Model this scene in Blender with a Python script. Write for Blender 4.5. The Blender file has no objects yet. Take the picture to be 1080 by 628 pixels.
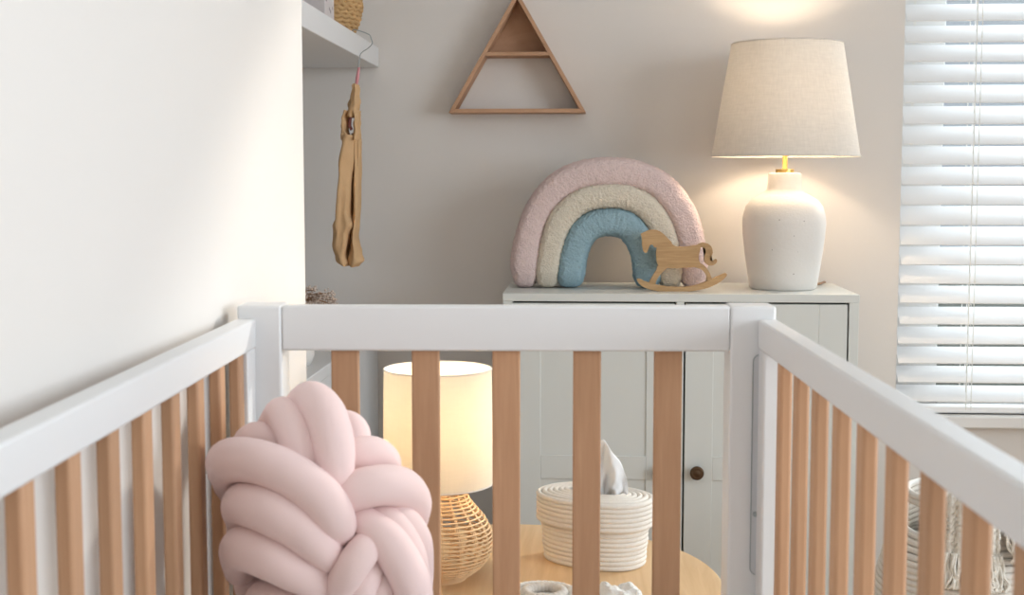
import bpy, bmesh, math, random
from mathutils import Vector, Matrix, noise
R = math.radians
PI = math.pi
random.seed(7)
scene = bpy.context.scene
COL = scene.collection

# ------------------------------------------------------------------ camera model (1080 x 628)
FPX, CAMZ = 1405.0, 1.08
PSI, TH = math.atan(80 / 1410), math.atan(124 / FPX)
Fv = Vector((-math.sin(PSI) * math.cos(TH), math.cos(PSI) * math.cos(TH), -math.sin(TH)))
Rv = Vector((math.cos(PSI), math.sin(PSI), 0))
Uv = Rv.cross(Fv)
CAM = Vector((0, 0, CAMZ))

def P(x, y, X=None, Y=None, Z=None):
    """survey helper: where the sight line of a photo pixel meets a plane of the room"""
    d = Fv * FPX + Rv * (x - 540) + Uv * (314 - y)
    t = X / d.x if X is not None else Y / d.y if Y is not None else (Z - CAMZ) / d.z
    return CAM + d * t

PHI = R(2.2)                       # the crib stands slightly turned in the room
CR = Matrix.Rotation(PHI, 4, 'Z')
CRi = CR.inverted()

def PC(x, y, Y):
    d = CRi.to_3x3() @ (Fv * FPX + Rv * (x - 540) + Uv * (314 - y))
    return Vector((0, 0, CAMZ)) + d * (Y / d.y)

# ------------------------------------------------------------------ materials
def new_mat(name):
    m = bpy.data.materials.new(name)
    m.use_nodes = True
    nt = m.node_tree
    return m, nt, nt.nodes['Principled BSDF']

def N(nt, t, **kw):
    n = nt.nodes.new(t)
    for k, v in kw.items():
        if k in n.inputs: n.inputs[k].default_value = v
        else: setattr(n, k, v)
    return n

def coords(nt, scale=(1, 1, 1)):
    tc = N(nt, 'ShaderNodeTexCoord')
    mp = N(nt, 'ShaderNodeMapping')
    mp.inputs['Scale'].default_value = scale
    nt.links.new(tc.outputs['Object'], mp.inputs['Vector'])
    return mp.outputs['Vector']

def mat_plain(name, col, rough=0.5, var=0.03, scale=6, bump=0.0, bscale=60, spec=0.4, metal=0.0, bdist=0.002):
    m, nt, b = new_mat(name)
    v = coords(nt)
    nz = N(nt, 'ShaderNodeTexNoise', Scale=scale, Detail=3.0)
    nt.links.new(v, nz.inputs['Vector'])
    mx = N(nt, 'ShaderNodeMix', data_type='RGBA')
    mx.inputs['A'].default_value = (*[c * (1 - var) for c in col], 1)
    mx.inputs['B'].default_value = (*[min(1, c * (1 + var)) for c in col], 1)
    nt.links.new(nz.outputs['Fac'], mx.inputs['Factor'])
    nt.links.new(mx.outputs['Result'], b.inputs['Base Color'])
    b.inputs['Roughness'].default_value = rough
    b.inputs['Specular IOR Level'].default_value = spec
    b.inputs['Metallic'].default_value = metal
    if bump:
        n2 = N(nt, 'ShaderNodeTexNoise', Scale=bscale, Detail=4.0)
        nt.links.new(v, n2.inputs['Vector'])
        bp = N(nt, 'ShaderNodeBump', Strength=bump, Distance=bdist)
        nt.links.new(n2.outputs['Fac'], bp.inputs['Height'])
        nt.links.new(bp.outputs['Normal'], b.inputs['Normal'])
    return m

def mat_wood(name, ca, cb, grain=(1, 1, 0.06), scale=60, rough=0.5, knots=False, cc=None):
    m, nt, b = new_mat(name)
    v = coords(nt, grain)
    nz = N(nt, 'ShaderNodeTexNoise', Scale=scale, Detail=4.0, Roughness=0.6, Distortion=0.6)
    nt.links.new(v, nz.inputs['Vector'])
    cr = N(nt, 'ShaderNodeValToRGB')
    cr.color_ramp.elements[0].position = 0.3
    cr.color_ramp.elements[1].position = 0.72
    cr.color_ramp.elements[0].color = (*ca, 1)
    cr.color_ramp.elements[1].color = (*cb, 1)
    nt.links.new(nz.outputs['Fac'], cr.inputs['Fac'])
    out = cr.outputs['Color']
    oi = N(nt, 'ShaderNodeObjectInfo')
    hsv = N(nt, 'ShaderNodeHueSaturation')
    mr = N(nt, 'ShaderNodeMapRange')
    mr.inputs['To Min'].default_value = 0.9
    mr.inputs['To Max'].default_value = 1.08
    nt.links.new(oi.outputs['Random'], mr.inputs['Value'])
    nt.links.new(mr.outputs['Result'], hsv.inputs['Value'])
    nt.links.new(out, hsv.inputs['Color'])
    nt.links.new(hsv.outputs['Color'], b.inputs['Base Color'])
    b.inputs['Roughness'].default_value = rough
    b.inputs['Specular IOR Level'].default_value = 0.3
    return m

def mat_shade(name, col, trans=0.5, weave=900, weave_amt=0.06):
    m, nt, b = new_mat(name)
    v = coords(nt)
    w1 = N(nt, 'ShaderNodeTexNoise', Scale=260.0, Detail=2.0)
    mp = N(nt, 'ShaderNodeMapping'); mp.inputs['Scale'].default_value = (1, 1, .12)
    nt.links.new(v, mp.inputs['Vector']); nt.links.new(mp.outputs['Vector'], w1.inputs['Vector'])
    w2 = N(nt, 'ShaderNodeTexNoise', Scale=260.0, Detail=2.0)
    mp2 = N(nt, 'ShaderNodeMapping'); mp2.inputs['Scale'].default_value = (.12, .12, 1)
    nt.links.new(v, mp2.inputs['Vector']); nt.links.new(mp2.outputs['Vector'], w2.inputs['Vector'])
    ad = N(nt, 'ShaderNodeMath', operation='ADD')
    nt.links.new(w1.outputs['Fac'], ad.inputs[0]); nt.links.new(w2.outputs['Fac'], ad.inputs[1])
    mr = N(nt, 'ShaderNodeMapRange')
    mr.inputs['From Min'].default_value = .6; mr.inputs['From Max'].default_value = 1.4
    mr.inputs['To Min'].default_value = 1 - weave_amt * 2; mr.inputs['To Max'].default_value = 1.0
    nt.links.new(ad.outputs[0], mr.inputs['Value'])
    mx = N(nt, 'ShaderNodeMix', data_type='RGBA', blend_type='MULTIPLY')
    mx.inputs['Factor'].default_value = 1
    mx.inputs['A'].default_value = (*col, 1)
    nt.links.new(mr.outputs['Result'], mx.inputs['B'])
    df = N(nt, 'ShaderNodeBsdfDiffuse'); tr = N(nt, 'ShaderNodeBsdfTranslucent')
    nt.links.new(mx.outputs['Result'], df.inputs['Color']); nt.links.new(mx.outputs['Result'], tr.inputs['Color'])
    ms = N(nt, 'ShaderNodeMixShader'); ms.inputs[0].default_value = trans
    nt.links.new(df.outputs[0], ms.inputs[1]); nt.links.new(tr.outputs[0], ms.inputs[2])
    nt.links.new(ms.outputs[0], nt.nodes['Material Output'].inputs['Surface'])
    return m

def mat_emit(name, col, s):
    m, nt, b = new_mat(name)
    e = N(nt, 'ShaderNodeEmission'); e.inputs[0].default_value = (*col, 1); e.inputs[1].default_value = s
    nt.links.new(e.outputs[0], nt.nodes['Material Output'].inputs['Surface'])
    return m

def mat_glass(name):
    m, nt, b = new_mat(name)
    t = N(nt, 'ShaderNodeBsdfTransparent'); g = N(nt, 'ShaderNodeBsdfGlossy', Roughness=0.02)
    t.inputs[0].default_value = (.95, .97, .97, 1)
    ms = N(nt, 'ShaderNodeMixShader'); ms.inputs[0].default_value = .06
    nt.links.new(t.outputs[0], ms.inputs[1]); nt.links.new(g.outputs[0], ms.inputs[2])
    nt.links.new(ms.outputs[0], nt.nodes['Material Output'].inputs['Surface'])
    return m

M = {}
M['wall'] = mat_plain('wall_paint', (.78, .74, .70), .75, .015, 3, .05, 220, .2)
M['ceil'] = mat_plain('ceiling_paint', (.85, .85, .84), .8, .01, 3)
M['floor'] = mat_wood('floor_oak', (.42, .28, .17), (.55, .38, .24), (1, .08, 1), 30, .5)
M['white'] = mat_plain('white_lacquer', (.79, .79, .79), .38, .01, 4, 0, 60, .45)
M['cab'] = mat_plain('cabinet_paint', (.74, .76, .73), .42, .01, 4, 0, 60, .4)
M['gap'] = mat_plain('cabinet_shade_black', (.012, .014, .012), .8, .1)  # near-black colour standing in for the shade inside the closed cabinet
M['trim'] = mat_plain('trim_white', (.84, .84, .83), .45, .01)
M['blind'] = mat_plain('blind_white', (.92, .92, .92), .45, .01, 3, 0, 60, .4)
M['cord'] = mat_plain('cord_white', (.85, .84, .8), .7, .04)
M['slat'] = mat_wood('beech_slat', (.49, .27, .15), (.60, .355, .21), (1, 1, .05), 90, .5)
M['table'] = mat_wood('table_wood', (.66, .43, .22), (.78, .55, .32), (1, .07, 1), 60, .42)
M['ply'] = mat_wood('toy_plywood', (.45, .275, .13), (.58, .38, .20), (.08, 1, 1), 190, .55)
M['shelfwood'] = mat_wood('triangle_wood', (.47, .27, .16), (.58, .35, .22), (.15, 1, .3), 60, .6)
M['pink'] = mat_plain('pink_jersey', (.94, .73, .71), .85, .02, 4, .12, 700, .15, bdist=.0006)
M['rpink'] = mat_plain('plush_pink', (.86, .68, .65), .95, .14, 220, .9, 260, .1, bdist=.006)
M['rcream'] = mat_plain('plush_cream', (.84, .76, .63), .95, .12, 220, .9, 260, .1, bdist=.006)
M['rblue'] = mat_plain('plush_blue', (.37, .53, .60), .95, .16, 220, .9, 260, .1, bdist=.006)
M['ceramic'] = mat_plain('matte_ceramic', (.78, .75, .71), .6, .03, 20, .25, 120, .3)
M['speck'] = mat_plain('ceramic_pit', (.25, .22, .19), .8)
M['brass'] = mat_plain('brass', (.72, .48, .16), .3, .03, 10, 0, 60, .5, 1.0)
M['shade'] = mat_shade('linen_shade', (.88, .84, .78), .2)
M['shade2'] = mat_shade('cream_shade', (.88, .83, .72), .36, weave_amt=.02)
M['bulb'] = mat_emit('bulb_glow', (1, .72, .42), 30)
M['wicker'] = mat_plain('rattan', (.80, .55, .31), .5, .12, 60, 0, 60, .4)
M['seagrass'] = mat_plain('seagrass', (.60, .38, .18), .7, .25, 90, .5, 300, .2)
M['rope'] = mat_plain('cotton_rope', (.84, .79, .72), .85, .05, 160, .5, 500, .1)
M['tissue'] = mat_shade('tissue_paper', (.97, .97, .97), .15, weave_amt=0)
M['terry'] = mat_plain('terry_cloth', (.86, .84, .80), .95, .05, 200, .8, 320, .1, bdist=.004)
M['greyknit'] = mat_plain('grey_knit', (.62, .58, .53), .95, .1, 200, .7, 300, .1)
M['cloth'] = mat_plain('ochre_muslin', (.66, .43, .235), .9, .08, 40, .4, 160, .1)
M['pinkclip'] = mat_plain('pink_wrap', (.72, .32, .34), .6, .05)
M['steel'] = mat_plain('steel_wire', (.35, .38, .38), .35, .05, 20, 0, 60, .5, .9)
M['bronze'] = mat_plain('aged_bronze', (.12, .075, .045), .35, .3, 60, 0, 60, .5, .8)
M['plastic'] = mat_plain('grey_plastic', (.60, .60, .61), .4, .02)
M['plasticd'] = mat_plain('slot_dark', (.16, .16, .17), .5, .02)
M['flower'] = mat_plain('dried_flower', (.62, .50, .42), .9, .25, 200)
M['stem'] = mat_plain('dry_stem', (.35, .22, .14), .9, .2)
M['matt'] = mat_plain('mattress_fabric', (.84, .84, .83), .9, .02, 30, .3, 300)
M['ground'] = mat_plain('garden_ground', (.07, .09, .06), .95, .4, 2)
M['blanket'] = mat_plain('cream_wool', (.90, .85, .76), .95, .12, 120, .8, 200, .1, bdist=.004)
M['glass'] = mat_glass('window_glass')
M['cardw'] = mat_plain('box_paper', (.66, .60, .58), .7, .1, 60)

def speckle(m, scale, col, th):
    nt = m.node_tree; b = nt.nodes['Principled BSDF']
    src = b.inputs['Base Color'].links[0].from_socket
    vo = N(nt, 'ShaderNodeTexVoronoi', Scale=scale)
    nt.links.new(coords(nt), vo.inputs['Vector'])
    lt = N(nt, 'ShaderNodeMath', operation='LESS_THAN'); lt.inputs[1].default_value = th
    nt.links.new(vo.outputs['Distance'], lt.inputs[0])
    mx = N(nt, 'ShaderNodeMix', data_type='RGBA')
    nt.links.new(lt.outputs[0], mx.inputs['Factor']); nt.links.new(src, mx.inputs['A'])
    mx.inputs['B'].default_value = (*col, 1)
    nt.links.new(mx.outputs['Result'], b.inputs['Base Color'])
speckle(M['ceramic'], 42, (.30, .27, .24), .055)
# floral patches on the printed box
def mat_print():
    m, nt, b = new_mat('printed_paper')
    v = coords(nt)
    vo = N(nt, 'ShaderNodeTexVoronoi', Scale=42.0)
    nt.links.new(v, vo.inputs['Vector'])
    cr = N(nt, 'ShaderNodeValToRGB')
    cr.color_ramp.elements[0].position = .18; cr.color_ramp.elements[0].color = (.12, .07, .07, 1)
    cr.color_ramp.elements[1].position = .3; cr.color_ramp.elements[1].color = (.66, .60, .59, 1)
    nt.links.new(vo.outputs['Distance'], cr.inputs['Fac'])
    nt.links.new(cr.outputs['Color'], b.inputs['Base Color'])
    b.inputs['Roughness'].default_value = .6
    return m
M['print'] = mat_print()

# ------------------------------------------------------------------ geometry helpers
def add_box(bm, x0, x1, y0, y1, z0, z1, rot=None):
    vs = [bm.verts.new((x, y, z)) for x in (x0, x1) for y in (y0, y1) for z in (z0, z1)]
    for f in ((0, 1, 3, 2), (4, 6, 7, 5), (0, 4, 5, 1), (2, 3, 7, 6), (0, 2, 6, 4), (1, 5, 7, 3)):
        bm.faces.new([vs[i] for i in f])
    if rot is not None:
        for v in vs: v.co = rot @ v.co
    return vs

def box(*a, rot=None):
    bm = bmesh.new(); add_box(bm, *a, rot=rot); return bm

def add_prism(bm, poly, y0, y1):
    """poly in (x, z), extruded along y"""
    a = [bm.verts.new((p[0], y0, p[1])) for p in poly]
    b = [bm.verts.new((p[0], y1, p[1])) for p in poly]
    bm.faces.new(a); bm.faces.new(b[::-1])
    n = len(poly)
    for i in range(n):
        bm.faces.new((a[i], a[(i + 1) % n], b[(i + 1) % n], b[i]))

def add_prism_z(bm, poly, z0, z1):
    a = [bm.verts.new((p[0], p[1], z0)) for p in poly]
    b = [bm.verts.new((p[0], p[1], z1)) for p in poly]
    bm.faces.new(a[::-1]); bm.faces.new(b)
    n = len(poly)
    for i in range(n):
        bm.faces.new((a[i], a[(i + 1) % n], b[(i + 1) % n], b[i]))

def add_lathe(bm, prof, seg=48, c=(0, 0, 0), sx=1, sy=1, cap=True):
    rings = []
    for r, z in prof:
        rings.append([bm.verts.new((c[0] + sx * r * math.cos(2 * PI * k / seg), c[1] + sy * r * math.sin(2 * PI * k / seg), c[2] + z)) for k in range(seg)])
    for i in range(len(rings) - 1):
        for k in range(seg):
            bm.faces.new((rings[i][k], rings[i][(k + 1) % seg], rings[i + 1][(k + 1) % seg], rings[i + 1][k]))
    if cap:
        if prof[0][0] > 1e-5: bm.faces.new(rings[0][::-1])
        if prof[-1][0] > 1e-5: bm.faces.new(rings[-1])

def add_tube(bm, pts, rad, seg=10, closed=False, flat=None, up=None):
    """tube through pts; rad a number or list; parallel transport frame"""
    pts = [Vector(p) for p in pts]
    n = len(pts)
    if not hasattr(rad, '__len__'): rad = [rad] * n
    T = []
    for i in range(n):
        if closed: t = pts[(i + 1) % n] - pts[i - 1]
        else: t = pts[min(i + 1, n - 1)] - pts[max(i - 1, 0)]
        T.append(t.normalized() if t.length > 1e-9 else Vector((0, 0, 1)))
    a = up if up is not None else (Vector((0, 0, 1)) if abs(T[0].z) < .9 else Vector((1, 0, 0)))
    nrm = (a - T[0] * a.dot(T[0])).normalized()
    rings = []
    for i in range(n):
        if up is not None: nrm = (up - T[i] * up.dot(T[i])).normalized()
        else: nrm = (nrm - T[i] * nrm.dot(T[i])).normalized()
        bn = T[i].cross(nrm)
        fl = flat if flat else 1
        rings.append([bm.verts.new(pts[i] + (nrm * math.cos(2 * PI * k / seg) * fl + bn * math.sin(2 * PI * k / seg)) * rad[i]) for k in range(seg)])
    m = n if closed else n - 1
    for i in range(m):
        A, B = rings[i], rings[(i + 1) % n]
        for k in range(seg):
            bm.faces.new((A[k], A[(k + 1) % seg], B[(k + 1) % seg], B[k]))
    if not closed:
        bm.faces.new(rings[0][::-1]); bm.faces.new(rings[-1])
    return rings

def spline(ctrl, n=8):
    """Catmull-Rom through tuples of any size"""
    c = [tuple(p) for p in ctrl]
    c = [tuple(2 * a - b for a, b in zip(c[0], c[1]))] + c + [tuple(2 * a - b for a, b in zip(c[-1], c[-2]))]
    out = []
    for i in range(1, len(c) - 2):
        for k in range(n):
            t = k / n
            out.append(tuple(.5 * (2 * p1 + (p2 - p0) * t + (2 * p0 - 5 * p1 + 4 * p2 - p3) * t * t + (3 * p1 - p0 - 3 * p2 + p3) * t ** 3)
                             for p0, p1, p2, p3 in zip(c[i - 1], c[i], c[i + 1], c[i + 2])))
    out.append(c[-2])
    return out

def add_sausage(bm, ctrl, seg=20, n=8):
    """ctrl = (x, y, z, r): a stuffed tube with round ends"""
    s = spline(ctrl, n)
    pts = [Vector(p[:3]) for p in s]; rad = [max(p[3], .001) for p in s]
    t0 = (pts[0] - pts[1]).normalized(); t1 = (pts[-1] - pts[-2]).normalized()
    hp, hr = [], []
    for a in (80, 62, 45, 28, 12):
        hp.append(pts[0] + t0 * rad[0] * math.sin(R(a))); hr.append(rad[0] * math.cos(R(a)))
    tp, tr = [], []
    for a in (12, 28, 45, 62, 80):
        tp.append(pts[-1] + t1 * rad[-1] * math.sin(R(a))); tr.append(rad[-1] * math.cos(R(a)))
    add_tube(bm, hp + pts + tp, hr + rad + tr, seg)

def add_ball(bm, c, r, u=12, v=8, s=(1, 1, 1)):
    mt = Matrix.Translation(Vector(c)) @ Matrix.Diagonal((r * s[0], r * s[1], r * s[2], 1))
    bmesh.ops.create_uvsphere(bm, u_segments=u, v_segments=v, radius=1, matrix=mt)

def obj(name, bm, mat, parent=None, loc=None, bevel=0, smooth=False, seg=2, subsurf=0):
    bmesh.ops.recalc_face_normals(bm, faces=bm.faces[:])
    me = bpy.data.meshes.new(name)
    if smooth:
        for f in bm.faces: f.smooth = True
    bm.to_mesh(me); bm.free()
    me.materials.append(M[mat] if isinstance(mat, str) else mat)
    o = bpy.data.objects.new(name, me); COL.objects.link(o)
    if parent is not None: o.parent = parent
    if loc is not None: o.location = loc
    if bevel:
        b = o.modifiers.new('bevel', 'BEVEL'); b.width = bevel; b.segments = seg; b.limit_method = 'ANGLE'; b.angle_limit = R(40)
        for p in me.polygons: p.use_smooth = True
        try: me.set_sharp_from_angle(angle=R(35))
        except Exception: pass
    elif smooth == 'auto':
        me.set_sharp_from_angle(angle=R(40))
    if subsurf:
        s = o.modifiers.new('sub', 'SUBSURF'); s.levels = subsurf; s.render_levels = subsurf
    return o

def tag(o, label, cat, group=None, kind=None):
    if label: o['label'] = label
    if cat: o['category'] = cat
    if group: o['group'] = group
    if kind: o['kind'] = kind
    return o

def thing(name, label, cat, loc=(0, 0, 0), rz=0, group=None):
    o = bpy.data.objects.new(name, None); COL.objects.link(o)
    o.empty_display_size = .05
    o.location = loc; o.rotation_euler = (0, 0, rz)
    return tag(o, label, cat, group)

def struct(name, bm, mat, label=None, **kw):
    o = obj(name, bm, mat, **kw)
    o['kind'] = 'structure'
    if label: o['label'] = label
    return o

# ------------------------------------------------------------------ room shell
YB = 3.33                    # inner face of the back wall
WX0, WX1, WZ0, WZ1 = .767, 2.8, .50, 2.50     # window opening in the back wall
bm = bmesh.new()
add_box(bm, -1.25, WX0, YB, YB + .22, 0, 2.75)
add_box(bm, WX1, 3.2, YB, YB + .22, 0, 2.75)
add_box(bm, WX0, WX1, YB, YB + .22, 0, WZ0)
add_box(bm, WX0, WX1, YB, YB + .22, WZ1, 2.75)
struct('wall_back', bm, 'wall')
# the wall beside the crib: it ends at the mouth of the alcove
struct('wall_left', box(-1.25, -.45, -1.6, 2.10, 0, 2.75), 'wall')
struct('wall_alcove', box(-1.37, -1.25, -1.6, YB + .22, 0, 2.75), 'wall')
# right wall with a large window opening
RX = 3.0; RY0, RY1, RZ0, RZ1 = -1.1, 1.5, .75, 2.3
bm = bmesh.new()
add_box(bm, RX, RX + .2, -1.6, RY0, 0, 2.75)
add_box(bm, RX, RX + .2, RY1, YB + .22, 0, 2.75)
add_box(bm, RX, RX + .2, RY0, RY1, 0, RZ0)
add_box(bm, RX, RX + .2, RY0, RY1, RZ1, 2.75)
struct('wall_right', bm, 'wall')
struct('wall_front', box(-1.25, 3.2, -1.75, -1.6, 0, 2.75), 'wall')
struct('floor', box(-1.37, 3.2, -1.75, YB + .22, -.1, 0), 'floor')
struct('ceiling', box(-1.37, 3.2, -1.75, YB + .22, 2.75, 2.85), 'ceil')
struct('baseboard_back', box(-.5, 3.0, YB - .014, YB, 0, .09), 'trim', bevel=.003)

# window 1: frame, sash and glass of the back window
bm = bmesh.new()
fy0, fy1 = YB + .10, YB + .16
add_box(bm, WX0, WX0 + .125, fy0, fy1, WZ0, WZ1)
add_box(bm, WX1 - .10, WX1, fy0, fy1, WZ0, WZ1)
add_box(bm, WX0 + .125, WX1 - .1, fy0, fy1, WZ0, WZ0 + .045)
add_box(bm, WX0 + .125, WX1 - .1, fy0, fy1, WZ1 - .07, WZ1)
w1 = struct('window_1', bm, 'trim', 'white window frame behind the blind', bevel=.004)
g = obj('window_pane', box(WX0 + .12, WX1 - .09, YB + .128, YB + .134, WZ0 + .04, WZ1 - .06), 'glass', w1)
s = obj('window_sill', box(WX0 - .02, WX1 + .02, YB - .035, YB + .1, WZ0 - .03, WZ0), 'trim', w1, bevel=.004)
# window 2 in the right wall
bm = bmesh.new()
add_box(bm, RX + .08, RX + .14, RY0, RY0 + .07, RZ0, RZ1)
add_box(bm, RX + .08, RX + .14, RY1 - .07, RY1, RZ0, RZ1)
add_box(bm, RX + .08, RX + .14, RY0 + .07, RY1 - .07, RZ0, RZ0 + .07)
add_box(bm, RX + .08, RX + .14, RY0 + .07, RY1 - .07, RZ1 - .07, RZ1)
add_box(bm, RX + .085, RX + .135, (RY0 + RY1) / 2 - .03, (RY0 + RY1) / 2 + .03, RZ0 + .07, RZ1 - .07)
w2 = struct('window_2', bm, 'trim', 'white window frame in the right wall', bevel=.004)
obj('window_pane', box(RX + .108, RX + .113, RY0 + .06, RY1 - .06, RZ0 + .06, RZ1 - .06), 'glass', w2)
gr = struct('ground_outside', box(-12, 14, YB + .6, 26, -.5, -.4), 'ground', 'dark ground outside the window')

# ------------------------------------------------------------------ venetian blind
PITCH = .0494
bl = thing('venetian_blind', 'white wide-slat venetian blind lowered over the window right of the ceramic lamp', 'window blind', ((WX0 + WX1) / 2, YB + .02, .5))
bx0, bx1 = WX0 + .004 - (WX0 + WX1) / 2, WX1 - .004 - (WX0 + WX1) / 2
zs = []
z = 1.4649 + .0215 - .5
k0 = -19
def slat_bm(tilt, w=.062, th=.0028, crown=.0022):
    bm = bmesh.new()
    n = 6
    top, bot = [], []
    for i in range(n + 1):
        u = -1 + 2 * i / n
        h = crown * (1 - u * u)
        for arr, dz in ((top, h + th / 2), (bot, h - th / 2)):
            y = u * w / 2
            yy = y * math.cos(tilt) - dz * math.sin(tilt)
            zz = y * math.sin(tilt) + dz * math.cos(tilt)
            arr.append((yy, zz))
    prof = bot + top[::-1]
    a = [bm.verts.new((bx0, p[0], p[1])) for p in prof]
    b = [bm.verts.new((bx1, p[0], p[1])) for p in prof]
    m = len(prof)
    for i in range(m):
        bm.faces.new((a[i], a[(i + 1) % m], b[(i + 1) % m], b[i]))
    for i in range(n):
        bm.faces.new((a[i], a[i + 1], a[m - 2 - i], a[m - 1 - i]))
        bm.faces.new((b[i + 1], b[i], b[m - 1 - i], b[m - 2 - i]))
    return bm
k = k0
while True:
    zc = z + k * PITCH
    if zc + .5 > WZ1 - .09: break
    if zc > .035:
        zw = zc + .5
        t = 45 if zw > .98 else 45 - (0.98 - zw) / .43 * 13
        t += random.uniform(-1.2, 1.2)
        o = obj('slat', slat_bm(R(t)), 'blind', bl, (random.uniform(-.0015, .0015), 0, zc), smooth='auto')
        o.rotation_euler = (0, R(random.uniform(-.12, .12)), 0)
        zs.append(zc)
    k += 1
obj('bottom_rail', box(bx0, bx1, -.026, .026, .003, .019), 'blind', bl, bevel=.004)
obj('head_rail', box(bx0 - .0, bx1 + .0, -.03, .03, WZ1 - .5 - .062, WZ1 - .5 - .004), 'blind', bl, bevel=.003)
cx = (WX0 + WX1) / 2
def cords(xw, twin):
    bm = bmesh.new()
    x = xw - cx
    for dx in ((-.006, .006) if twin else (0,)):
        for y in (-.031, .031):
            add_tube(bm, [(x + dx, y, .012), (x + dx, y, WZ1 - .55)], .0011, 6)
    for zc in zs:
        add_tube(bm, [(x, -.030, zc - .024), (x, .030, zc + .014)], .0009, 5)
        if twin:
            add_ball(bm, (x + .006, -.031, zc - .012), .0024, 6, 4)
    obj('ladder_cord', bm, 'cord', bl)
    bm = bmesh.new()
    add_tube(bm, [(x + .001, 0, .012), (x + .001, 0, WZ1 - .55)], .0011, 6)
    obj('lift_cord', bm, 'cord', bl)
cords(.943, True)
cords(1.62, True)
bm = bmesh.new(); add_box(bm, .800 - cx, .806 - cx, .034, .036, .012, WZ1 - .56)
obj('ladder_tape', bm, 'cord', bl)

# ------------------------------------------------------------------ white cabinet
cx0, cx1, cy0, cy1, cz = -.189, .599, 2.96, 3.29, .828
cab = thing('cabinet', 'white two-door panelled cabinet against the back wall carrying the rainbow cushion', 'cabinet', ((cx0 + cx1) / 2, (cy0 + cy1) / 2, 0))
def cb(x0, x1, y0, y1, z0, z1):
    ox, oy = (cx0 + cx1) / 2, (cy0 + cy1) / 2
    return (x0 - ox, x1 - ox, y0 - oy, y1 - oy, z0, z1)
ST = .0222
obj('top_board', box(*cb(cx0, cx1, cy0, cy1, cz - .018, cz)), 'cab', cab, bevel=.0012)
bm = bmesh.new()
add_box(bm, *cb(cx0 + .001, cx0 + ST, cy0, cy1 - .012, .05, cz - .018))
add_box(bm, *cb(cx1 - ST, cx1 - .001, cy0, cy1 - .012, .05, cz - .018))
mid = P(717.5, 330, Y=cy0).x
add_box(bm, *cb(mid - .0085, mid + .0085, cy0, cy1 - .012, .05, cz - .018))
add_box(bm, *cb(cx0 + .001, cx1 - .001, cy0 + .004, cy1 - .012, .05, .075))
obj('side_panel', bm, 'cab', cab, bevel=.0008)
obj('back_panel', box(*cb(cx0 + .002, cx1 - .002, cy1 - .012, cy1 - .002, .05, cz - .019)), 'gap', cab)
obj('gap_shade_sheet', box(*cb(cx0 + ST, cx1 - ST, cy0 + .04, cy0 + .05, .076, cz - .019)), 'gap', cab)  # added dark sheet: paints the shade seen through the door gaps
for sx in (cx0 + .02, cx1 - .055):
    for sy in (cy0 + .02, cy1 - .06):
        obj('foot', box(*cb(sx, sx + .035, sy, sy + .035, 0, .05)), 'cab', cab, bevel=.002)
def cab_door(x0, x1, knob_x):
    z0, z1 = .08, cz - .018 - .0042
    st = .062
    zt = P(868, 363, Y=cy0).z
    za, zb = P(700, 482, Y=cy0).z, P(700, 507, Y=cy0).z
    ox, oy = (cx0 + cx1) / 2, (cy0 + cy1) / 2
    bm = bmesh.new()
    yf = cy0 + .002
    for a in ((x0, x0 + st, z0, z1), (x1 - st, x1, z0, z1), (x0 + st, x1 - st, zt, z1), (x0 + st, x1 - st, zb, za), (x0 + st, x1 - st, z0, z0 + .07)):
        add_box(bm, *cb(a[0], a[1], yf, yf + .02, a[2], a[3]))
    d = obj('door', bm, 'cab', cab, bevel=.0012)
    bm = bmesh.new()
    add_box(bm, *cb(x0 + st - .004, x1 - st + .004, yf + .0035, yf + .016, z0 + .06, zt + .004))
    obj('door_panel', bm, 'cab', d)
    kz = P(734.5, 498, Y=cy0).z
    bm = bmesh.new()
    add_lathe(bm, [(.006, 0), (.006, .006), (.0075, .010), (.0150, .013), (.0158, .017), (.0145, .0205), (.011, .0215), (.0095, .0205), (.006, .0225), (0.0001, .0232)], 28)
    k = obj('knob', bm, 'bronze', d, (knob_x - ox, yf - oy, kz), smooth=True)
    k.rotation_euler = (R(90), 0, 0)
cab_door(cx0 + ST + .0012, mid - .0085 - .0032, mid - .0085 - .034)
cab_door(mid + .0085 + .0042, cx1 - ST - .0032, P(734.5, 498, Y=cy0).x)

# ------------------------------------------------------------------ triangle wall shelf
tri = thing('triangle_shelf', 'wooden triangular wall shelf with one crossbar hanging on the back wall', 'wall shelf', (-.1725, YB, 1.243))
TW, THT, tk, dp = .334, .291, .0095, .075
A, B_, Cc = (-TW / 2, 0), (TW / 2, 0), (0, THT)
def offs(poly, d):
    n = len(poly); out = []
    for i in range(n):
        p0, p1, p2 = Vector(poly[i - 1]), Vector(poly[i]), Vector(poly[(i + 1) % n])
        e1, e2 = (p1 - p0).normalized(), (p2 - p1).normalized()
        n1, n2 = Vector((-e1.y, e1.x)), Vector((-e2.y, e2.x))
        m = (n1 + n2).normalized()
        out.append(tuple(p1 + m * (d / m.dot(n1))))
    return out
T3 = [A, B_, Cc]; I3 = offs(T3, tk)
for i, nm in ((0, 'bottom_board'), (1, 'side_board'), (2, 'side_board')):
    j = (i + 1) % 3
    bm = bmesh.new(); add_prism(bm, [T3[i], T3[j], I3[j], I3[i]], -dp, 0)
    obj(nm, bm, 'shelfwood', tri, bevel=.0008)
zc = .137
def half_at(z): return (TW / 2) * (1 - z / THT) - tk * 1.0 / math.sin(math.atan2(THT, TW / 2))
bm = bmesh.new(); add_prism(bm, [(-half_at(zc), zc), (half_at(zc), zc), (half_at(zc + .009), zc + .009), (-half_at(zc + .009), zc + .009)], -dp, 0)
obj('crossbar', bm, 'shelfwood', tri, bevel=.0008)
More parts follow.
